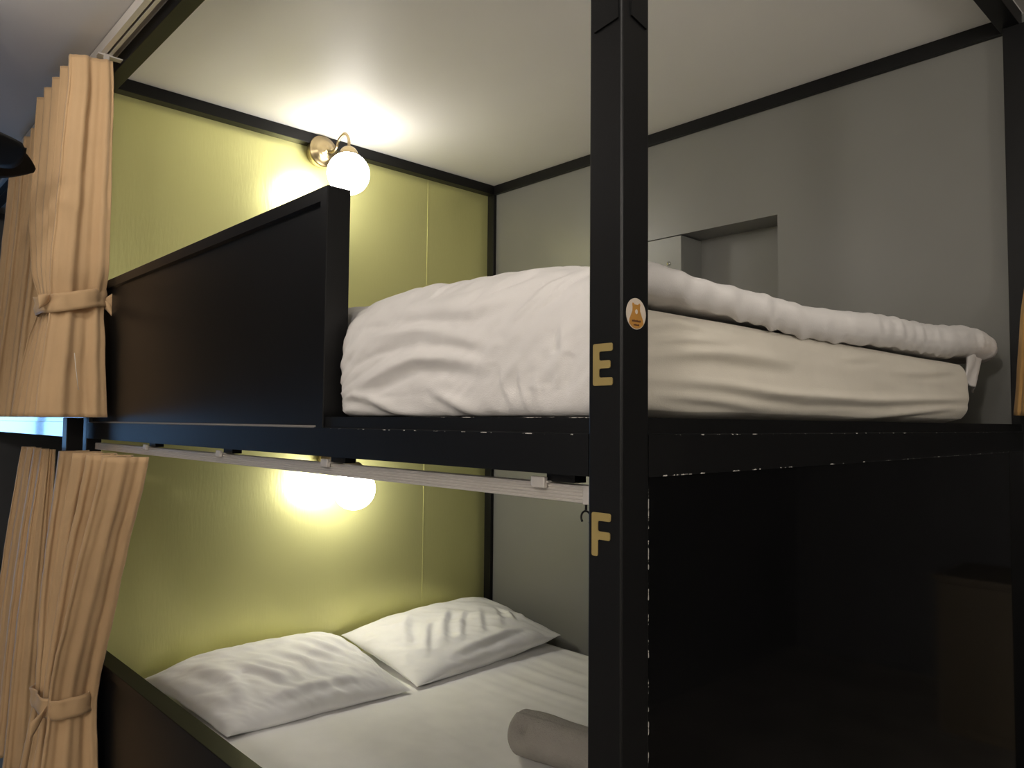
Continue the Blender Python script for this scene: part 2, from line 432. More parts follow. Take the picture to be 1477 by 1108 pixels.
ut = thing('curtain_track', 'slotted aluminium curtain track along the ceiling beam above the tan curtains', 'curtain track', (-1., -.044, ZC), 'aluminium curtain tracks')
c_prof = [(-.058, ZC-.001), (-.058, ZC-.030), (-.044, ZC-.030), (-.044, ZC-.026), (-.054, ZC-.026), (-.054, ZC-.006), (-.032, ZC-.006), (-.032, ZC-.026), (-.038, ZC-.026), (-.038, ZC-.030), (-.029, ZC-.030), (-.029, ZC-.001)]
obj('track_profile', prism(c_prof, 'x', -3.9, -.06), M['alu'], ut)
for bx in (-.4, -1.1, -1.78, -2.5): obj('bracket', box(bx-.012, bx+.012, -.064, -.001, ZC-.034, ZC-.030, .0008), M['alu'], ut)

# ------------------------------------------------------------------ curtains
def curtain_shape(levels, pleats, nz=80, ns=260, seed=0, crease=.004, rib=.007, ribn=2.2):
    """levels: (z, x_lead, x_trail, y_front, y_back): a pleated cloth running from its leading edge (x_lead) to its trailing edge"""
    lv = sorted(levels, key=lambda t: -t[0])
    Z = np.linspace(lv[0][0], lv[-1][0], nz)
    I = lambda c: np.interp(-Z, [-l[0] for l in lv], [l[c] for l in lv])
    def sm(a):
        for _ in range(4): a = np.concatenate(([a[0]], (a[:-2]+2*a[1:-1]+a[2:])/4, [a[-1]]))
        return a
    XA, XB, YF, YB = (sm(I(c)) for c in (1, 2, 3, 4))
    s = np.linspace(0, 1, ns)
    rnd = random.Random(seed); ph = [rnd.uniform(-.5, .5) for _ in range(pleats+3)]; pr = [rnd.uniform(0, 6.28) for _ in range(pleats+3)]
    P = np.zeros((ns, nz, 3))
    for i, t in enumerate(s):
        k = min(t*pleats, pleats-1e-6); j = int(k); f = k-j
        c = .5-.5*math.cos(PI*f); c = .55*c+.45*f                 # crisp turns, flat faces
        a = c if j % 2 == 0 else 1-c
        a = a*(1-.14*abs(ph[j])*2*(1 if j % 2 else 0))
        for q in range(nz):
            z = Z[q]; hd = min(1., max(0., (lv[0][0]-z)/.09))       # the stiff heading stays flat
            fl = .55+.45*hd
            x = XA[q]+(XB[q]-XA[q])*(j+.12+.76*f**1.5)/pleats
            x += rib*fl*(math.sin(f*2*PI*ribn+pr[j])+.45*math.sin(f*2*PI*ribn*2.3+2*pr[j]+z*1.3))*math.sin(PI*min(1, max(0, f)))**.5
            y = YB[q]+(YF[q]-YB[q])*a
            w_ = (noise.noise(Vector((t*9+seed, z*4., seed*2.)))*crease + noise.noise(Vector((t*26, z*16., seed*5.)))*crease*.45)*hd
            P[i, q] = (x+w_, y+w_*.35, z)
    return P
def cloth(name, P, mat, parent, thick=.0025):
    o = obj(name, grid_mesh(name, P), mat, parent, True)
    md = o.modifiers.new('thickness', 'SOLIDIFY'); md.thickness = thick; md.offset = 0
    return o
def strap(P, z, zh, mat, parent, grow=.006, tail=True, name='tieback', slope=0., tails=None):
    """band of cloth drawn round the bundle at height z"""
    q = int(np.argmin(abs(P[0, :, 2]-z)))
    xs, ys = P[:, q, 0], P[:, q, 1]
    cx, cy = (xs.min()+xs.max())/2, (ys.min()+ys.max())/2; rx, ry = (xs.max()-xs.min())/2+grow, (ys.max()-ys.min())/2+grow
    n = 48; A = np.zeros((n, 7, 3))
    for i in range(n):
        a = 2*PI*i/n; c, s_ = math.cos(a), math.sin(a)
        ex = 2/2.8
        px = cx+rx*math.copysign(abs(c)**ex, c); py = cy+ry*math.copysign(abs(s_)**ex, s_)
        wv = .0028*math.sin(9*a)+.0018*math.sin(17*a+1)
        for k in range(7):
            f = k/6-.5
            A[i, k] = (px+wv*c*(1+f), py+wv*s_*(1+f)+.002*math.sin(f*9), z+f*zh+slope*(py-cy)+.003*math.sin(3*a))
    o = obj(name, grid_mesh(name, A, True), mat, parent, True)
    md = o.modifiers.new('thickness', 'SOLIDIFY'); md.thickness = .003
    for (dx, dy, l, wd, tw) in (tails or []):
        B = np.zeros((10, 5, 3))
        for i in range(10):
            f = i/9
            for k in range(5):
                g = k/4-.5
                B[i, k] = (cx+dx+rx*.7+.012*math.sin(f*2+g), cy+dy+l*f, z+g*wd*(.55+.6*f)+tw*f)
        t_ = obj('strap_end', grid_mesh('strap_end', B), mat, o, True)
        m2 = t_.modifiers.new('thickness', 'SOLIDIFY'); m2.thickness = .003
    return o
GC = 'tan curtains on the bunk fronts'
# curtain of the upper bunk, tied back
c1 = thing('curtain', 'tan curtain of the upper bunk, tied back against the black guard panel', 'curtain', (-1.95, -.08, 1.45), GC)
P1 = curtain_shape([(2.425, -1.75, -2.18, -.128, -.030), (2.36, -1.75, -2.18, -.128, -.026), (2.05, -1.77, -2.16, -.140, -.016), (1.85, -1.80, -2.05, -.146, -.010), (1.79, -1.83, -1.98, -.142, -.008), (1.765, -1.835, -1.975, -.138, -.009),
                    (1.735, -1.83, -1.98, -.141, -.010), (1.68, -1.80, -2.03, -.150, -.012), (1.52, -1.78, -2.08, -.168, -.010), (1.445, -1.77, -2.10, -.174, -.006)], 9, seed=3, crease=.006, rib=.009)
cloth('drape', P1, M['drape'], c1)
strap(P1, 1.765, .050, M['drape'], c1, grow=.017, slope=.20, tails=[(.0, .062, .026, .040, .010), (.0, .062, .022, .030, -.020), (.0, -.070, -.026, .034, -.016)])
bm = bmesh.new(); add_tube(bm, [(-1.755, -.0975, 1.6145), (-1.753, -.0935, 1.575), (-1.752, -.0855, 1.517)], .0011, 6); obj('loose_thread', bm, M['thread'], c1, True)
for x in (-1.77, -1.9, -2.05): obj('hook', box(x-.003, x+.003, -.05, -.036, 2.42, 2.447), M['alu'], c1)
# neighbour's upper curtain, hanging open
c2 = thing('curtain', 'shaded tan curtain hanging at the far left behind the tied upper one', 'curtain', (-2.5, -.08, 1.45), GC)
P2 = curtain_shape([(2.425, -2.22, -2.86, -.085, -.035), (2.2, -2.22, -2.86, -.095, -.030), (1.9, -2.22, -2.86, -.112, -.024), (1.445, -2.22, -2.86, -.145, -.02)], 12, seed=8, crease=.006)
cloth('drape', P2, M['drape'], c2)
# curtain of the lower bunk, tied back
c3 = thing('curtain', 'tan curtain of the lower bunk, knotted low beside the lower guard panel', 'curtain', (-1.8, -.08, .1), GC)
P3 = curtain_shape([(1.349, -1.46, -2.0, -.085, .006), (1.30, -1.47, -2.0, -.088, .002), (1.1, -1.56, -2.0, -.105, -.006), (.9, -1.66, -1.98, -.118, -.012), (.76, -1.72, -1.93, -.128, -.016), (.70, -1.74, -1.92, -.128, -.018),
                    (.64, -1.73, -1.93, -.134, -.018), (.45, -1.70, -1.98, -.155, -.012), (.12, -1.68, -2.02, -.17, -.012)], 8, seed=5, crease=.007, rib=.007)
cloth('drape', P3, M['drape'], c3)
strap(P3, .70, .050, M['drape'], c3, grow=.013, tails=[(.0, -.060, -.035, .035, -.045)])
# neighbour's lower curtain
c4 = thing('curtain', 'dark tan curtain at the lower left, hanging loose beside the knotted one', 'curtain', (-2.4, -.08, .2), GC)
P4 = curtain_shape([(1.348, -2.1, -2.42, -.085, -.056), (1.1, -2.1, -2.45, -.11, -.056), (.8, -2.1, -2.48, -.13, -.056), (.42, -2.1, -2.5, -.150, -.056)], 7, seed=11, crease=.005)
cloth('drape', P4, M['drape'], c4)
# curtain at the far right beyond the end of the bed
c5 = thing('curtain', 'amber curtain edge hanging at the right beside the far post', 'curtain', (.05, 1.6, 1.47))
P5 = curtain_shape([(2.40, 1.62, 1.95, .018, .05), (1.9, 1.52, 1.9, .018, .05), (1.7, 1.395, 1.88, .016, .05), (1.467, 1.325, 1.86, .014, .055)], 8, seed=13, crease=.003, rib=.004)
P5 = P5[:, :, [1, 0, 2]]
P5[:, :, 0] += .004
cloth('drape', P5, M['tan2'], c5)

# ------------------------------------------------------------------ wall lamps
def wall_lamp(label, py, pz, gx, gy, gz, mat, r=.0735):
    t = thing('wall_lamp', label, 'wall lamp', (XL+.04, py, pz), 'brass globe wall lamps')
    xw = XL+BS
    bm = bmesh.new()
    add_lathe(bm, [(0, -.03), (.050, -.03), (.0565, .0), (.0565, .004), (.054, .008), (.047, .010), (.046, .014), (.040, .016), (.038, .021), (.026, .024), (.012, .028), (.010, .034), (0, .035)], (xw, py, pz), (1, 0, 0), 48)
    obj('back_plate', bm, M['brass'], t, True)
    obj('screw', (lambda b_: (add_lathe(b_, [(0, 0), (.005, 0), (.005, .004), (.003, .006), (0, .0065)], (xw+.014, py+.018, pz+.028), (1, 0, 0), 16), b_)[1])(bmesh.new()), M['brass'], t, True)
    top = gz+r+.018
    bm = bmesh.new()
    ds = gx-xw; lf = lambda f: py+(gy-py)*f
    ctrl = [Vector((xw+.020, py, pz)), Vector((xw+.030, lf(.1), pz-.004)), Vector((xw+ds*.36, lf(.35), pz-.014)), Vector((xw+ds*.52, lf(.5), pz-.004)), Vector((xw+ds*.60, lf(.6), pz+.018)), Vector((xw+ds*.72, lf(.72), min(top+.052, ZC-.012))),
            Vector((xw+ds*.86, lf(.86), min(top+.056, ZC-.010))), Vector((gx-.003, gy, top+.034)), Vector((gx, gy, top+.010)), Vector((gx, gy, top-.008))]
    path = []
    for i in range(len(ctrl)-1):
        p0, p1, p2, p3 = ctrl[max(i-1, 0)], ctrl[i], ctrl[i+1], ctrl[min(i+2, len(ctrl)-1)]
        for k in range(8):
            f = k/8; path.append(.5*((2*p1)+(p2-p0)*f+(2*p0-5*p1+4*p2-p3)*f*f+(3*p1-p0-3*p2+p3)*f**3))
    path.append(ctrl[-1])
    add_tube(bm, path, .0052, 14); obj('arm', bm, M['brass'], t, True)
    bm = bmesh.new()
    add_lathe(bm, [(.006, .022), (.014, .021), (.022, .016), (.030, .006), (.034, -.006), (.0345, -.013), (.032, -.013), (.0, -.009)], (gx, gy, gz+r), (0, 0, 1), 36); obj('shade_cap', bm, M['brass'], t, True)
    bm = bmesh.new(); bmesh.ops.create_uvsphere(bm, u_segments=48, v_segments=32, radius=r)
    bmesh.ops.translate(bm, verts=bm.verts, vec=(gx, gy, gz)); obj('globe', bm, mat, t, True)
    return t
wall_lamp('brass wall lamp with lit globe above the upper bed, at the ceiling beam', .728, 2.416, -1.81, .746, 2.304, M['globe'])
wall_lamp('lit globe wall lamp in the lower bunk, below the curtain track', .800, 1.302, -1.845, .815, 1.203, M['globe2'])

# ------------------------------------------------------------------ locker door in the niche, with its lock
lk = thing('wall_locker', 'grey wall locker with a small steel lock, left of the niche', 'locker', (-1.16, WB, nzb))
obj('door_leaf', box(nx0+.002, -1.004, WB+.0, WB+.016, nzb+.001, nzt-.003, .001), M['greydoor'], lk)
obj('door_return', box(-1.020, -1.004, WB+.016, WB+nd-.001, nzb+.001, nzt-.003), M['greydoor'], lk)
bm = bmesh.new(); add_lathe(bm, [(0, -.002), (.0075, -.002), (.0075, .003), (.006, .005), (0, .0055)], (-1.054, WB, 2.0), (0, -1, 0), 24)
kn = obj('lock', bm, M['steel'], lk, True)
obj('keyhole', box(-1.0552, -1.0528, WB-.0062, WB-.005, 1.9965, 2.0035), M['fan'], kn)

# ------------------------------------------------------------------ upper bed: mattress and duvet
def soft_box(x0, x1, y0, y1, z0, z1, nx, ny, nz, e=7., disp=None):
    """rounded box as six grids with a rounding exponent; disp(P, N) returns displaced points"""
    cx, cy, cz = (x0+x1)/2, (y0+y1)/2, (z0+z1)/2; hx, hy, hz = (x1-x0)/2, (y1-y0)/2, (z1-z0)/2
    R = min(hz, .034)
    mes = []
    def lin(n): return np.linspace(-1, 1, n)
    for ax, sgn in ((0, 1), (0, -1), (1, 1), (1, -1), (2, 1), (2, -1)):
        dims = [d for d in range(3) if d != ax]; ns = [nx, ny, nz]
        A, B = np.meshgrid(lin(ns[dims[0]]), lin(ns[dims[1]]), indexing='ij')
        Q = np.zeros(A.shape+(3,)); Q[..., dims[0]] = A; Q[..., dims[1]] = B; Q[..., ax] = sgn
        H = np.array([hx, hy, hz]); P = Q*H
        core = np.clip(P, -(H-R), H-R); d = P-core; l = np.maximum(np.linalg.norm(d, axis=2, keepdims=True), 1e-9)
        N = d/l; P = core+N*R
        P = P+np.array([cx, cy, cz])
        if disp is not None: P = P+N*disp(P, N)[..., None]
        mes.append(grid_mesh('t', P))
    return join_bm(*mes)
end_folds = [
 ([(0.102, 1.525), (0.241, 1.536), (0.451, 1.533)], .010, .005),
 ([(0.1, 1.494), (0.271, 1.493), (0.49, 1.482), (0.786, 1.486), (1.276, 1.502)], .008, .007),
 ([(0.1, 1.464), (0.21, 1.456), (0.351, 1.45)], .008, .005),
 ([(0.366, 1.484), (0.491, 1.488), (0.677, 1.488)], .006, .003),
 ([(0.49, 1.446), (0.74, 1.456), (1.188, 1.483)], .007, .005),
 ([(0.1, 1.558), (0.154, 1.566), (0.223, 1.566)], .007, .004),
 ([(0.599, 1.55), (0.789, 1.565)], .008, .002),
 ([(0.102, 1.54), (0.188, 1.548), (0.285, 1.551)], .006, .003),
 ([(0.117, 1.478), (0.24, 1.474), (0.38, 1.466)], .007, .003),
 ([(0.835, 1.542), (1.021, 1.547), (1.193, 1.561)], .008, .002)]
def mat_disp(P, N):
    d = np.zeros(P.shape[:2])
    wgt = np.clip(N[..., 0], 0, 1)
    if wgt.max() > .2:
        d += wgt*(ridges(P[..., 1], P[..., 2], end_folds)*1.2 + .0035*smooth_noise(P[..., 1]*2.5, P[..., 2]*12., 1., 3.) + .0018*smooth_noise(P[..., 1]*7, P[..., 2]*50., 1., 5.)+.006*np.cos((P[..., 2]-1.515)/.07*PI/2))
    return d
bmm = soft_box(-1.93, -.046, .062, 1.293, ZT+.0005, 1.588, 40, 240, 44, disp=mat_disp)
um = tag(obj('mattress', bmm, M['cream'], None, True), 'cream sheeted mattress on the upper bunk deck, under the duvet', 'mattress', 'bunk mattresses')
front_folds = [
 ([(-0.594, 1.621), (-0.42, 1.595), (-0.271, 1.585), (-0.208, 1.598), (-0.148, 1.619)], .011, .006),
 ([(-0.557, 1.545), (-0.493, 1.565), (-0.383, 1.566), (-0.298, 1.556), (-0.225, 1.539)], .011, .008),
 ([(-0.55, 1.494), (-0.447, 1.519), (-0.382, 1.531), (-0.297, 1.526), (-0.236, 1.517)], .012, .010),
 ([(-0.344, 1.592), (-0.26, 1.606), (-0.181, 1.624), (-0.132, 1.626)], .006, .003),
 ([(-0.201, 1.556), (-0.141, 1.595), (-0.098, 1.611)], .006, .0035),
 ([(-0.267, 1.597), (-0.226, 1.61), (-0.164, 1.622)], .005, .003),
 ([(-0.589, 1.485), (-0.506, 1.478), (-0.431, 1.46), (-0.345, 1.451)], .008, .007),
 ([(-0.346, 1.483), (-0.296, 1.469), (-0.25, 1.454)], .008, .005),
 ([(-0.204, 1.513), (-0.2, 1.484), (-0.186, 1.461)], .006, .002), ([(-0.17, 1.516), (-0.17, 1.488), (-0.159, 1.458)], .006, .0025), ([(-0.141, 1.513), (-0.144, 1.485), (-0.14, 1.46)], .006, .002),
 ([(-0.101, 1.557), (-0.098, 1.522), (-0.11, 1.478)], .009, .004),
 ([(-0.393, 1.638), (-0.384, 1.623), (-0.393, 1.608)], .008, .004), ([(-0.328, 1.633), (-0.357, 1.62)], .008, .004),
 ([(-0.132, 1.583), (-0.107, 1.603), (-0.087, 1.613)], .005, .0025), ([(-0.174, 1.559), (-0.148, 1.578), (-0.113, 1.597)], .005, .0025),
 ([(-0.576, 1.593), (-0.51, 1.593), (-0.42, 1.577)], .007, .003), ([(-0.54, 1.535), (-0.493, 1.551), (-0.443, 1.556)], .006, .003)]
def build_duvet():
    # run across the bed: bottom of the front drape, over the top, to the overhang on the wall side
    path = [(.040, 1.4495), (.033, 1.466), (.029, 1.51), (.031, 1.555), (.045, 1.594), (.072, 1.618), (.11, 1.628), (.35, 1.632), (.8, 1.628), (1.1, 1.625), (1.30, 1.637), (1.39, 1.636), (1.440, 1.626), (1.462, 1.610), (1.460, 1.592)]
    pts = np.array(path); seg = np.r_[0, np.cumsum(np.hypot(*np.diff(pts, axis=0).T))]
    T = seg[-1]
    fr = seg[6]
    v = np.concatenate([np.linspace(0, fr, 80)[:-1], np.linspace(fr, T, 150)])
    Yp = np.interp(v, seg, pts[:, 0]); Zp = np.interp(v, seg, pts[:, 1])
    for _ in range(3):
        Yp[1:-1] = (Yp[:-2]+2*Yp[1:-1]+Yp[2:])/4; Zp[1:-1] = (Zp[:-2]+2*Zp[1:-1]+Zp[2:])/4
    xe = -.027
    u = np.concatenate([np.linspace(-1.5, -.68, 24)[:-1], np.linspace(-.68, -.10, 150)[:-1], np.linspace(-.10, xe, 26)])
    U, V = np.meshgrid(u, v, indexing='ij')
    cr = .045   # rounded corner at the far end
    ex_, ey_ = np.clip(cr-(xe-U), 0, cr), np.clip(cr-(T-V), 0, cr)
    sc_ = np.where((ex_ > 0) & (ey_ > 0), np.minimum(1, np.maximum(ex_, ey_)/np.maximum(np.hypot(ex_, ey_), 1e-9)), 1.)
    U = np.where(sc_ < 1, xe-cr+ex_*sc_, U); V = np.where(sc_ < 1, T-cr+ey_*sc_, V)
    Y = np.interp(V, v, Yp); Z = np.interp(V, v, Zp)
    front = np.clip((fr-V)/fr*1.25, 0, 1); front = front*front*(3-2*front)
    # behind the guard panel the drape is tucked inwards; its left end rounds off
    k = np.clip((-.596-U)/.026, 0, 1); k = k*k*(3-2*k)
    Y += front*k*.046 + np.clip((fr*1.6-V)/fr, 0, 1)*np.clip((-.54-U)/.10, 0, 1)**2*.018
    # height along the end and along the front crest
    endw = np.clip((U+.30)/.25, 0, 1); endw = endw*endw*(3-2*endw)
    zend = np.interp(Y, [0, .12, .3, .5, .7, .9, 1.1, 1.3, 1.48], [-.018, -.018, -.024, -.030, -.024, -.014, -.006, -.002, 0])
    topw = np.clip((V-fr*.55)/(fr*.45), 0, 1)
    Z += topw*endw*zend
    Z += topw*np.interp(U, [-1.5, -.7, -.6, -.53, -.505, -.48, -.455, -.43, -.40, -.36, -.30, -.14, 0], [.0, -.004, -.012, .002, .005, .000, .004, -.004, -.002, -.004, -.002, .004, 0.002])*np.clip(1-(Y-.1)/.5, 0, 1)
    Z += np.where(topw > 0, topw*.012*smooth_noise(U, Y, 3.2, 2.), 0)*(1-endw*.6)
    P = np.stack([U, Y, Z], axis=2); N = normals(P)
    N *= -1 if N[60, 120, 2] < 0 else 1
    # thickness profile, closing to nothing along the rims
    half = .014+.014*np.clip((V-fr*.5)/(fr*.5), 0, 1)+endw*topw*np.interp(Y, [0, .12, .5, .9, 1.3, 1.5], [-.010, -.008, .0, .006, .008, .002])
    ex_, ey_ = np.clip(cr-(xe-U), 0, cr), np.clip(cr-(T-V), 0, cr)
    dcor = cr-np.hypot(ex_, ey_)
    du = np.minimum(xe-U, U+1.5); dv = np.minimum(V, np.minimum(T-V, np.where((ex_ > 0) & (ey_ > 0), dcor, 9.)))
    def rim(d, r):
        x = np.clip(d/r, 0, 1); return np.sqrt(np.maximum(0, 1-(1-x)**2))
    H = half*rim(du, np.maximum(half, .012)*1.15)*rim(dv, np.maximum(half, .010)*1.1)
    fold = ridges(U, Z, front_folds)*np.clip((fr*1.15-V)/(fr*.3), 0, 1)*np.clip((U+.66)/.05, 0, 1)
    fm_ = np.clip((fr*1.3-V)/(fr*.3), 0, 1)
    # fine cotton creases: fanned out from the tucked corner at the left, slanting up to the right elsewhere
    th = np.arctan2(Z-1.46, U+.68); rr = np.hypot(Z-1.46, U+.68)
    fan_ = np.clip((-.25-U)/.2, 0, 1)
    fold += fm_*fan_*.0030*smooth_noise(th*9., rr*5., 1., 7.)
    fold += fm_*fan_*.0014*smooth_noise(th*24., rr*14., 1., 8.)
    d1, d2 = (Z*.80-U*.60), (U*.80+Z*.60)
    fold += fm_*(1-fan_)*(.0024*smooth_noise(d1*34., d2*6., 1., 9.)+.0013*smooth_noise(d1*85., d2*15., 1., 10.))
    fold += fm_*.0008*smooth_noise(U*60, Z*60, 1., 11.)
    # diagonal puckers along the end roll
    eu = np.clip((U+.20)/.14, 0, 1)*np.clip((V-fr*1.02)/(fr*.2), 0, 1)
    wob = 2.4*smooth_noise(Y, U*.3, 5., 4.)
    ph = Y*64+U*95+wob; ph2 = Y*118+U*150+1.6*wob
    pat = (np.maximum(0, np.sin(ph))**1.6-.45)*(.75+.8*smooth_noise(Y, U*.2, 4., 12.))+.42*np.sin(ph2)*(.5+smooth_noise(Y, U, 7., 1.))+1.1*smooth_noise(Y*6, U*4, 1., 14.)
    patb = (np.maximum(0, np.sin(ph-1.6))**1.6-.45)+.42*np.sin(ph2-2.2)
    puck = eu*.0020*pat
    P[..., 0] += eu*np.clip(1-du/.03, 0, 1)*.0034*pat
    rimw = np.clip(H/np.maximum(half, 1e-4), 0, 1)**.5
    top = P+N*(H+(fold+puck)*rimw)[..., None]; bot = P-N*(H+eu*.0032*patb*rimw)[..., None]
    bot[..., 2] = np.where(V > fr, np.maximum(bot[..., 2], np.where(U < -.05, 1.591, 0)), bot[..., 2])
    return join_bm(grid_mesh('a', top), grid_mesh('b', bot, flip=True))
duvet = tag(obj('duvet', build_duvet(), M['duvet'], None, True), 'crumpled white duvet draped over the upper mattress', 'duvet')
# corner of the cover hanging from the far end of the duvet
A = np.zeros((20, 16, 3))
for i in range(20):
    for k in range(16):
        f, g = i/19, k/15
        A[i, k] = (-.060-.012*g+.004*math.sin(f*9+g*2)+.006*math.sin(f*4), 1.325+.110*f+.012*g*(.5-f), 1.606-g*(.058+.022*f)+.003*math.sin(f*11))
fl = obj('cover_flap', grid_mesh('cover_flap', A), M['duvet'], duvet, True)
fl.modifiers.new('thickness', 'SOLIDIFY').thickness = .004

# ------------------------------------------------------------------ lower bed
ZM = .595
def low_disp(P, N):
    d = np.zeros(P.shape[:2]); wgt = np.clip(N[..., 2], 0, 1)
    if wgt.max() > .2:
        X, Y = P[..., 0], P[..., 1]
        # creases running along the bed near the wall side, soft waves elsewhere
        d += wgt*(.0035*np.maximum(0, np.sin(Y*62+2.0*smooth_noise(X, Y, 2.2, 3.)))*np.clip((Y-.9)/.25, 0, 1)*np.clip((X+1.55)/.2, 0, 1)
                  + .0030*smooth_noise(X*2.0, Y*9., 1., 5.)+.0012*smooth_noise(X*5., Y*24., 1., 8.))
        for a in np.linspace(-.7, .9, 9):
            dx, dy = X+1.0, Y-.70; r = np.hypot(dx, dy); th = np.arctan2(dy, -dx)
            d += wgt*.0022*np.exp(-((th-a)/.07)**2)*np.clip(r/.05, 0, 1)*np.exp(-r/.22)
    return d
bml = soft_box(-1.985, -.05, .050, 1.535, .4455, ZM, 190, 150, 14, disp=low_disp)
lm = tag(obj('mattress', bml, M['sheet'], None, True), 'white sheeted mattress in the lower bunk under pillows and towel', 'mattress', 'bunk mattresses')
def pillow(name, corners, th, th_b, folds, label, seed, pinch=.05, crest=.5):
    """corners: front-left, front-right, back-left, back-right of the seam"""
    fl_, fr_, bl_, br_ = [np.array(c, float) for c in corners]
    nu, nv = 120, 90
    u = np.sin(np.linspace(-PI/2, PI/2, nu)); v = np.sin(np.linspace(-PI/2, PI/2, nv))
    Ug, Vg = np.meshgrid(u, v, indexing='ij')
    pu = Ug*(1-pinch*(1-Vg**2)*np.abs(Ug)**3); pv = Vg*(1-pinch*(1-Ug**2)*np.abs(Vg)**3)
    a, b_ = ((pu+1)/2)[..., None], ((pv+1)/2)[..., None]
    base = (fl_*(1-a)+fr_*a)*(1-b_)+(bl_*(1-a)+br_*a)*b_
    prof = (np.maximum(0, 1-np.abs(Ug)**2.8)**.58)*(np.maximum(0, 1-np.abs(Vg)**3.2)**.56)
    skew = 1+.35*Vg*crest
    n1 = smooth_noise(Ug, Vg, 1.6, seed)*.07
    w = ridges(Ug, Vg, folds, asym=.9)*np.clip(prof*3, 0, 1)
    w += (.005*smooth_noise(Ug*3+Vg*2, Vg*2, 1.6, seed+1)+.0032*smooth_noise(Ug*10+Vg*6, Vg*3-Ug, 1., seed+2)+.0016*smooth_noise(Ug*24+Vg*13, Vg*7, 1., seed+3))*np.clip(prof*2.5, 0, 1)
    top = base.copy(); bot = base.copy()
    seam = .004*smooth_noise(Ug*4, Vg*4, 1., seed+5)
    top[..., 2] += th*prof*skew*(1+n1)+w+seam
    top[..., 0] += w*.5
    bot[..., 2] -= th_b*prof; bot[..., 2] = np.maximum(bot[..., 2]+seam, ZM+.003)
    bot[..., 2] = np.minimum(bot[..., 2], top[..., 2]-.0004*(prof > 0))
    bm = join_bm(grid_mesh('a', top, flip=True), grid_mesh('b', bot))
    o = obj(name, bm, M['pillow'], None, True)
    return tag(o, label, 'pillow', 'pillows on the lower bed')
f1 = [([(-.45, .15), (-.30, -.35), (-.22, -.6)], .06, .008), ([(-.30, .05), (-.12, -.3), (-.05, -.55)], .05, .007), ([(.0, .2), (.12, -.15), (.16, -.5)], .06, .010), ([(.22, .3), (.30, 0), (.42, -.35)], .06, .010),
      ([(.40, .35), (.5, .05), (.62, -.3)], .05, .009), ([(-.75, .5), (-.62, -.1), (-.70, -.7)], .08, .009), ([(-.9, -.2), (-.8, -.6)], .05, .005), ([(-.5, .55), (-.1, .5), (.3, .55)], .10, .006), ([(.6, .45), (.72, .1), (.85, -.3)], .05, .007), ([(.76, .9), (.77, .0), (.76, -.95)], .018, .0035), ([(-.55, -.75), (0, -.7), (.6, -.75)], .08, .006)]
f2 = [([(-.85, -.4), (-.6, .2), (-.35, .6)], .08, .007), ([(-.45, -.55), (-.2, -.05), (.05, .3)], .06, .008), ([(-.25, -.6), (.0, -.15), (.2, .15)], .045, .0065), ([(.05, -.6), (.24, -.2), (.40, .1)], .05, .006), ([(.35, -.55), (.50, -.2), (.60, .05)], .05, .005),
      ([(.6, -.5), (.68, -.2), (.66, .1)], .04, .007), ([(.82, -.4), (.85, -.1)], .04, .006), ([(-.7, -.6), (-.5, -.2), (-.3, .1)], .05, .008), ([(-.5, -.8), (.1, -.75), (.7, -.7)], .07, .006)]
pillow('pillow', [(-1.505, .235, .606), (-1.475, .805, .606), (-1.965, .165, .655), (-1.935, .825, .668)], .082, .05, f1, 'white pillow beside the guard panel, left one on the lower bed', 1, crest=.55)
pillow('pillow', [(-1.485, .835, .607), (-1.500, 1.512, .640), (-1.965, .845, .665), (-1.955, 1.535, .690)], .070, .06, f2, 'white pillow by the grey wall, right one on the lower bed', 4, crest=.5)
# rolled towel
def towel():
    n, L = 44, .34
    prof = []
    th = np.linspace(0, 2*PI, 72, endpoint=False)
    xs = np.concatenate([np.linspace(-.020, .0, 10)[:-1], np.linspace(0, L, n)])
    A = np.zeros((72, len(xs)+1, 3)); R = .054
    for j, x in enumerate(xs):
        r = R*(math.sqrt(max(0, 1-((-x)/.021)**2))*.62+.38) if x < 0 else R
        for i, t in enumerate(th):
            rr = r*(1+.03*math.cos(t-1.0))+.0022*noise.noise(Vector((x*22, t*1.5, 1)))+.0035*noise.noise(Vector((x*9, t*.8, 4)))
            # overlap lip of the roll and the dent near the far end
            rr += .0045*(1 if 1.9 < t < 5.4 else 0)
            d = ((x-.032)/.012)**2+((t-2.55)/.30)**2
            rr -= .013*math.exp(-d)
            A[i, j] = (x, rr*math.cos(t), rr*math.sin(t)*.97)
    A[:, 1:, :] = A[:, :-1, :].copy() if False else A[:, 1:, :]
    A = A[:, :len(xs), :]
    # spiral end face
    me = grid_mesh('t', A, True)
    bm = bmesh.new(); bm.from_mesh(me)
    for col in (0, len(xs)-1):
        c = A[:, col].mean(axis=0); ctr = None
        rings = []
        for s_ in (1., .8, .78, .5, .48, .2):
            dep = .006 if s_ in (.78, .48) else 0
            sg = 1 if col == 0 else -1
            rings.append([bm.verts.new((A[i, col, 0]+sg*dep, c[1]+(A[i, col, 1]-c[1])*s_, c[2]+(A[i, col, 2]-c[2])*s_)) for i in range(72)])
        for a, b_ in zip(rings[:-1], rings[1:]):
            for i in range(72): bm.faces.new((a[i], a[(i+1) % 72], b_[(i+1) % 72], b_[i]))
        bm.faces.new(rings[-1])
    bmesh.ops.remove_doubles(bm, verts=bm.verts, dist=1e-5)
    bmesh.ops.recalc_face_normals(bm, faces=bm.faces)
    bmesh.ops.transform(bm, matrix=Matrix.Translation((-.925, .762, ZM+.0585)) @ Matrix.Rotation(math.radians(9.), 4, 'Z'), verts=bm.verts)
    return bm
tag(obj('towel', towel(), M['towel'], None, True), 'rolled grey towel lying on the lower bed', 'towel')

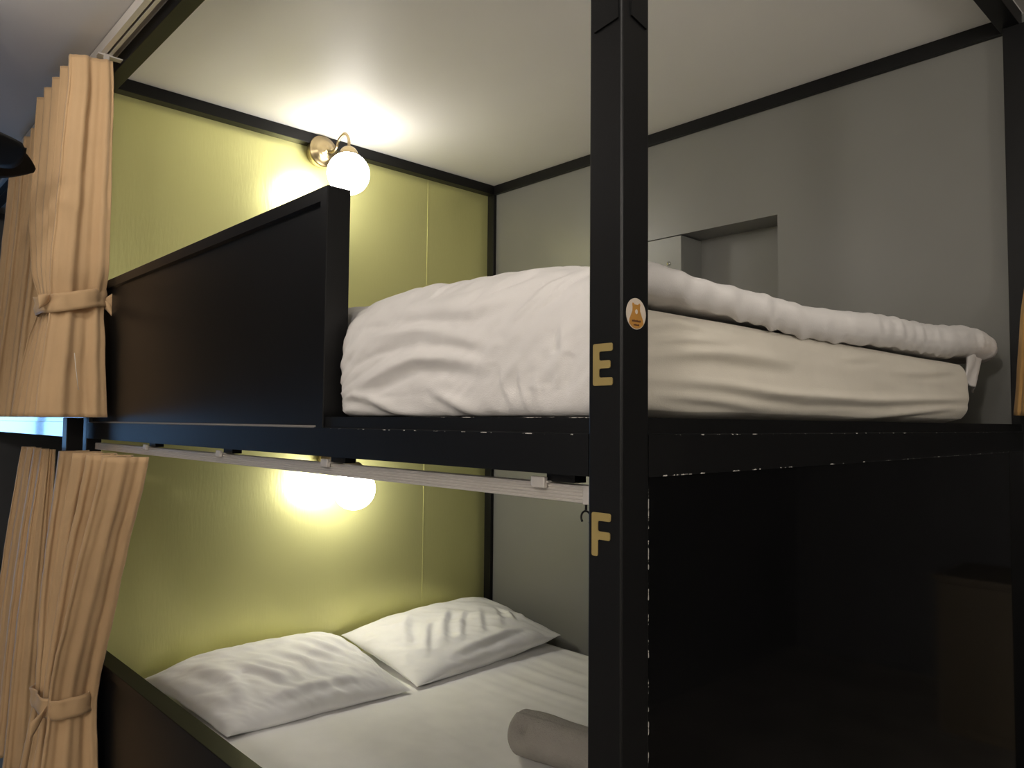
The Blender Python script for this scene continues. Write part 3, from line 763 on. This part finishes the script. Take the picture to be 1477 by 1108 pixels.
# ------------------------------------------------------------------ small black fan, blades reaching into the picture at the left
fan = thing('ceiling_fan', 'black fan blades at the left edge in front of the curtains', 'fan', (-1.77, -.357, ZC))
fx, fy, fz = -1.77, -.357, 2.10
bm = bmesh.new(); add_tube(bm, [(fx, fy, ZC), (fx, fy, fz+.05)], .009, 14); obj('rod', bm, M['fan'], fan, True)
bm = bmesh.new(); add_lathe(bm, [(0, .0), (.045, 0), (.043, -.02), (.02, -.035), (0, -.036)], (fx, fy, ZC), (0, 0, 1), 28); obj('canopy', bm, M['fan'], fan, True)
bm = bmesh.new(); add_lathe(bm, [(0, .06), (.02, .06), (.034, .04), (.036, -.005), (.028, -.03), (0, -.036)], (fx, fy, fz), (0, 0, 1), 28); obj('motor', bm, M['fan'], fan, True)
a0 = math.atan2(.10, .14)
for k in range(5):
    a = a0+2*PI*k/5
    n = 18; A = np.zeros((n, 9, 3))
    for i in range(n):
        f = i/(n-1); r = .026+.148*f
        wd = .060*max(.01, math.sin(PI*(.10+.88*f))**.75)*(1-.25*f)
        for j in range(9):
            g = (j/8-.5)*2; A[i, j] = (r, g*wd+.006*f, -g*wd*.62-.004*(1-g*g))
    Rz = np.array([[math.cos(a), -math.sin(a), 0], [math.sin(a), math.cos(a), 0], [0, 0, 1]])
    A = A@Rz.T+np.array([fx, fy, fz])
    o = obj('blade', grid_mesh('blade', A), M['fan'], fan, True); o.modifiers.new('thickness', 'SOLIDIFY').thickness = .003

# ------------------------------------------------------------------ low cabinets, seen mirrored in the glossy end panel
cb = thing('cabinet', 'low brown cabinet mirrored in the glossy black end panel', 'cabinet', (.42, 3.6, 0))
obj('body', box(.04, .80, 3.385, 3.85, 0, .715, .002), M['wood'], cb); obj('top_board', box(.03, .81, 3.37, 3.86, .715, .735, .002), M['wood'], cb)
obj('door', box(.045, .418, 3.372, 3.385, .05, .70, .002), M['wood'], cb); obj('door', box(.422, .795, 3.372, 3.385, .05, .70, .002), M['wood'], cb)

# ------------------------------------------------------------------ light
def point(name, loc, e, c, r):
    l = bpy.data.lights.new(name, 'POINT'); l.energy = e; l.color = c; l.shadow_soft_size = r
    o = bpy.data.objects.new(name, l); COL.objects.link(o); o.location = loc; return o
WARM = (1., .93, .845)
point('corridor_lamp_or_fill', (.20, -.62, 2.40), 5.2, WARM, .06)
point('corridor_lamp_or_fill', (-1.30, -.55, 2.30), 4.4, WARM, .05)
point('corridor_lamp_or_fill', (.60, -2.0, 2.32), 31., WARM, .10)
point('corridor_lamp_or_fill', (1.3, .3, 1.98), 9., WARM, .10)  # added fill to brighten the mattress end and right ceiling, no fixture
wd = bpy.data.worlds.new('world'); S.world = wd; wd.use_nodes = True
wd.node_tree.nodes['Background'].inputs[0].default_value = (.9, .92, 1., 1); wd.node_tree.nodes['Background'].inputs[1].default_value = .02

# ------------------------------------------------------------------ camera
yaw, pitch, roll = .8184, .0502, .0090
F = Vector((-math.sin(yaw)*math.cos(pitch), math.cos(yaw)*math.cos(pitch), math.sin(pitch)))
r = Vector((math.cos(yaw), math.sin(yaw), 0)); u = r.cross(F)
R2 = r*math.cos(roll)+u*math.sin(roll); U2 = -r*math.sin(roll)+u*math.cos(roll)
cam = bpy.data.cameras.new('camera'); cam.sensor_width = 36.; cam.lens = 36.*1101.06/1477.; cam.clip_start = .02
co = bpy.data.objects.new('camera', cam); COL.objects.link(co)
mw = Matrix((R2, U2, -F)).transposed().to_4x4(); mw.translation = Vector((.5024, -.6268, 1.4414)); co.matrix_world = mw
S.camera = co
S.view_settings.view_transform = 'Standard'; S.view_settings.look = 'None'; S.view_settings.gamma = 1.; S.view_settings.exposure = .58
S.view_settings.use_curve_mapping = False
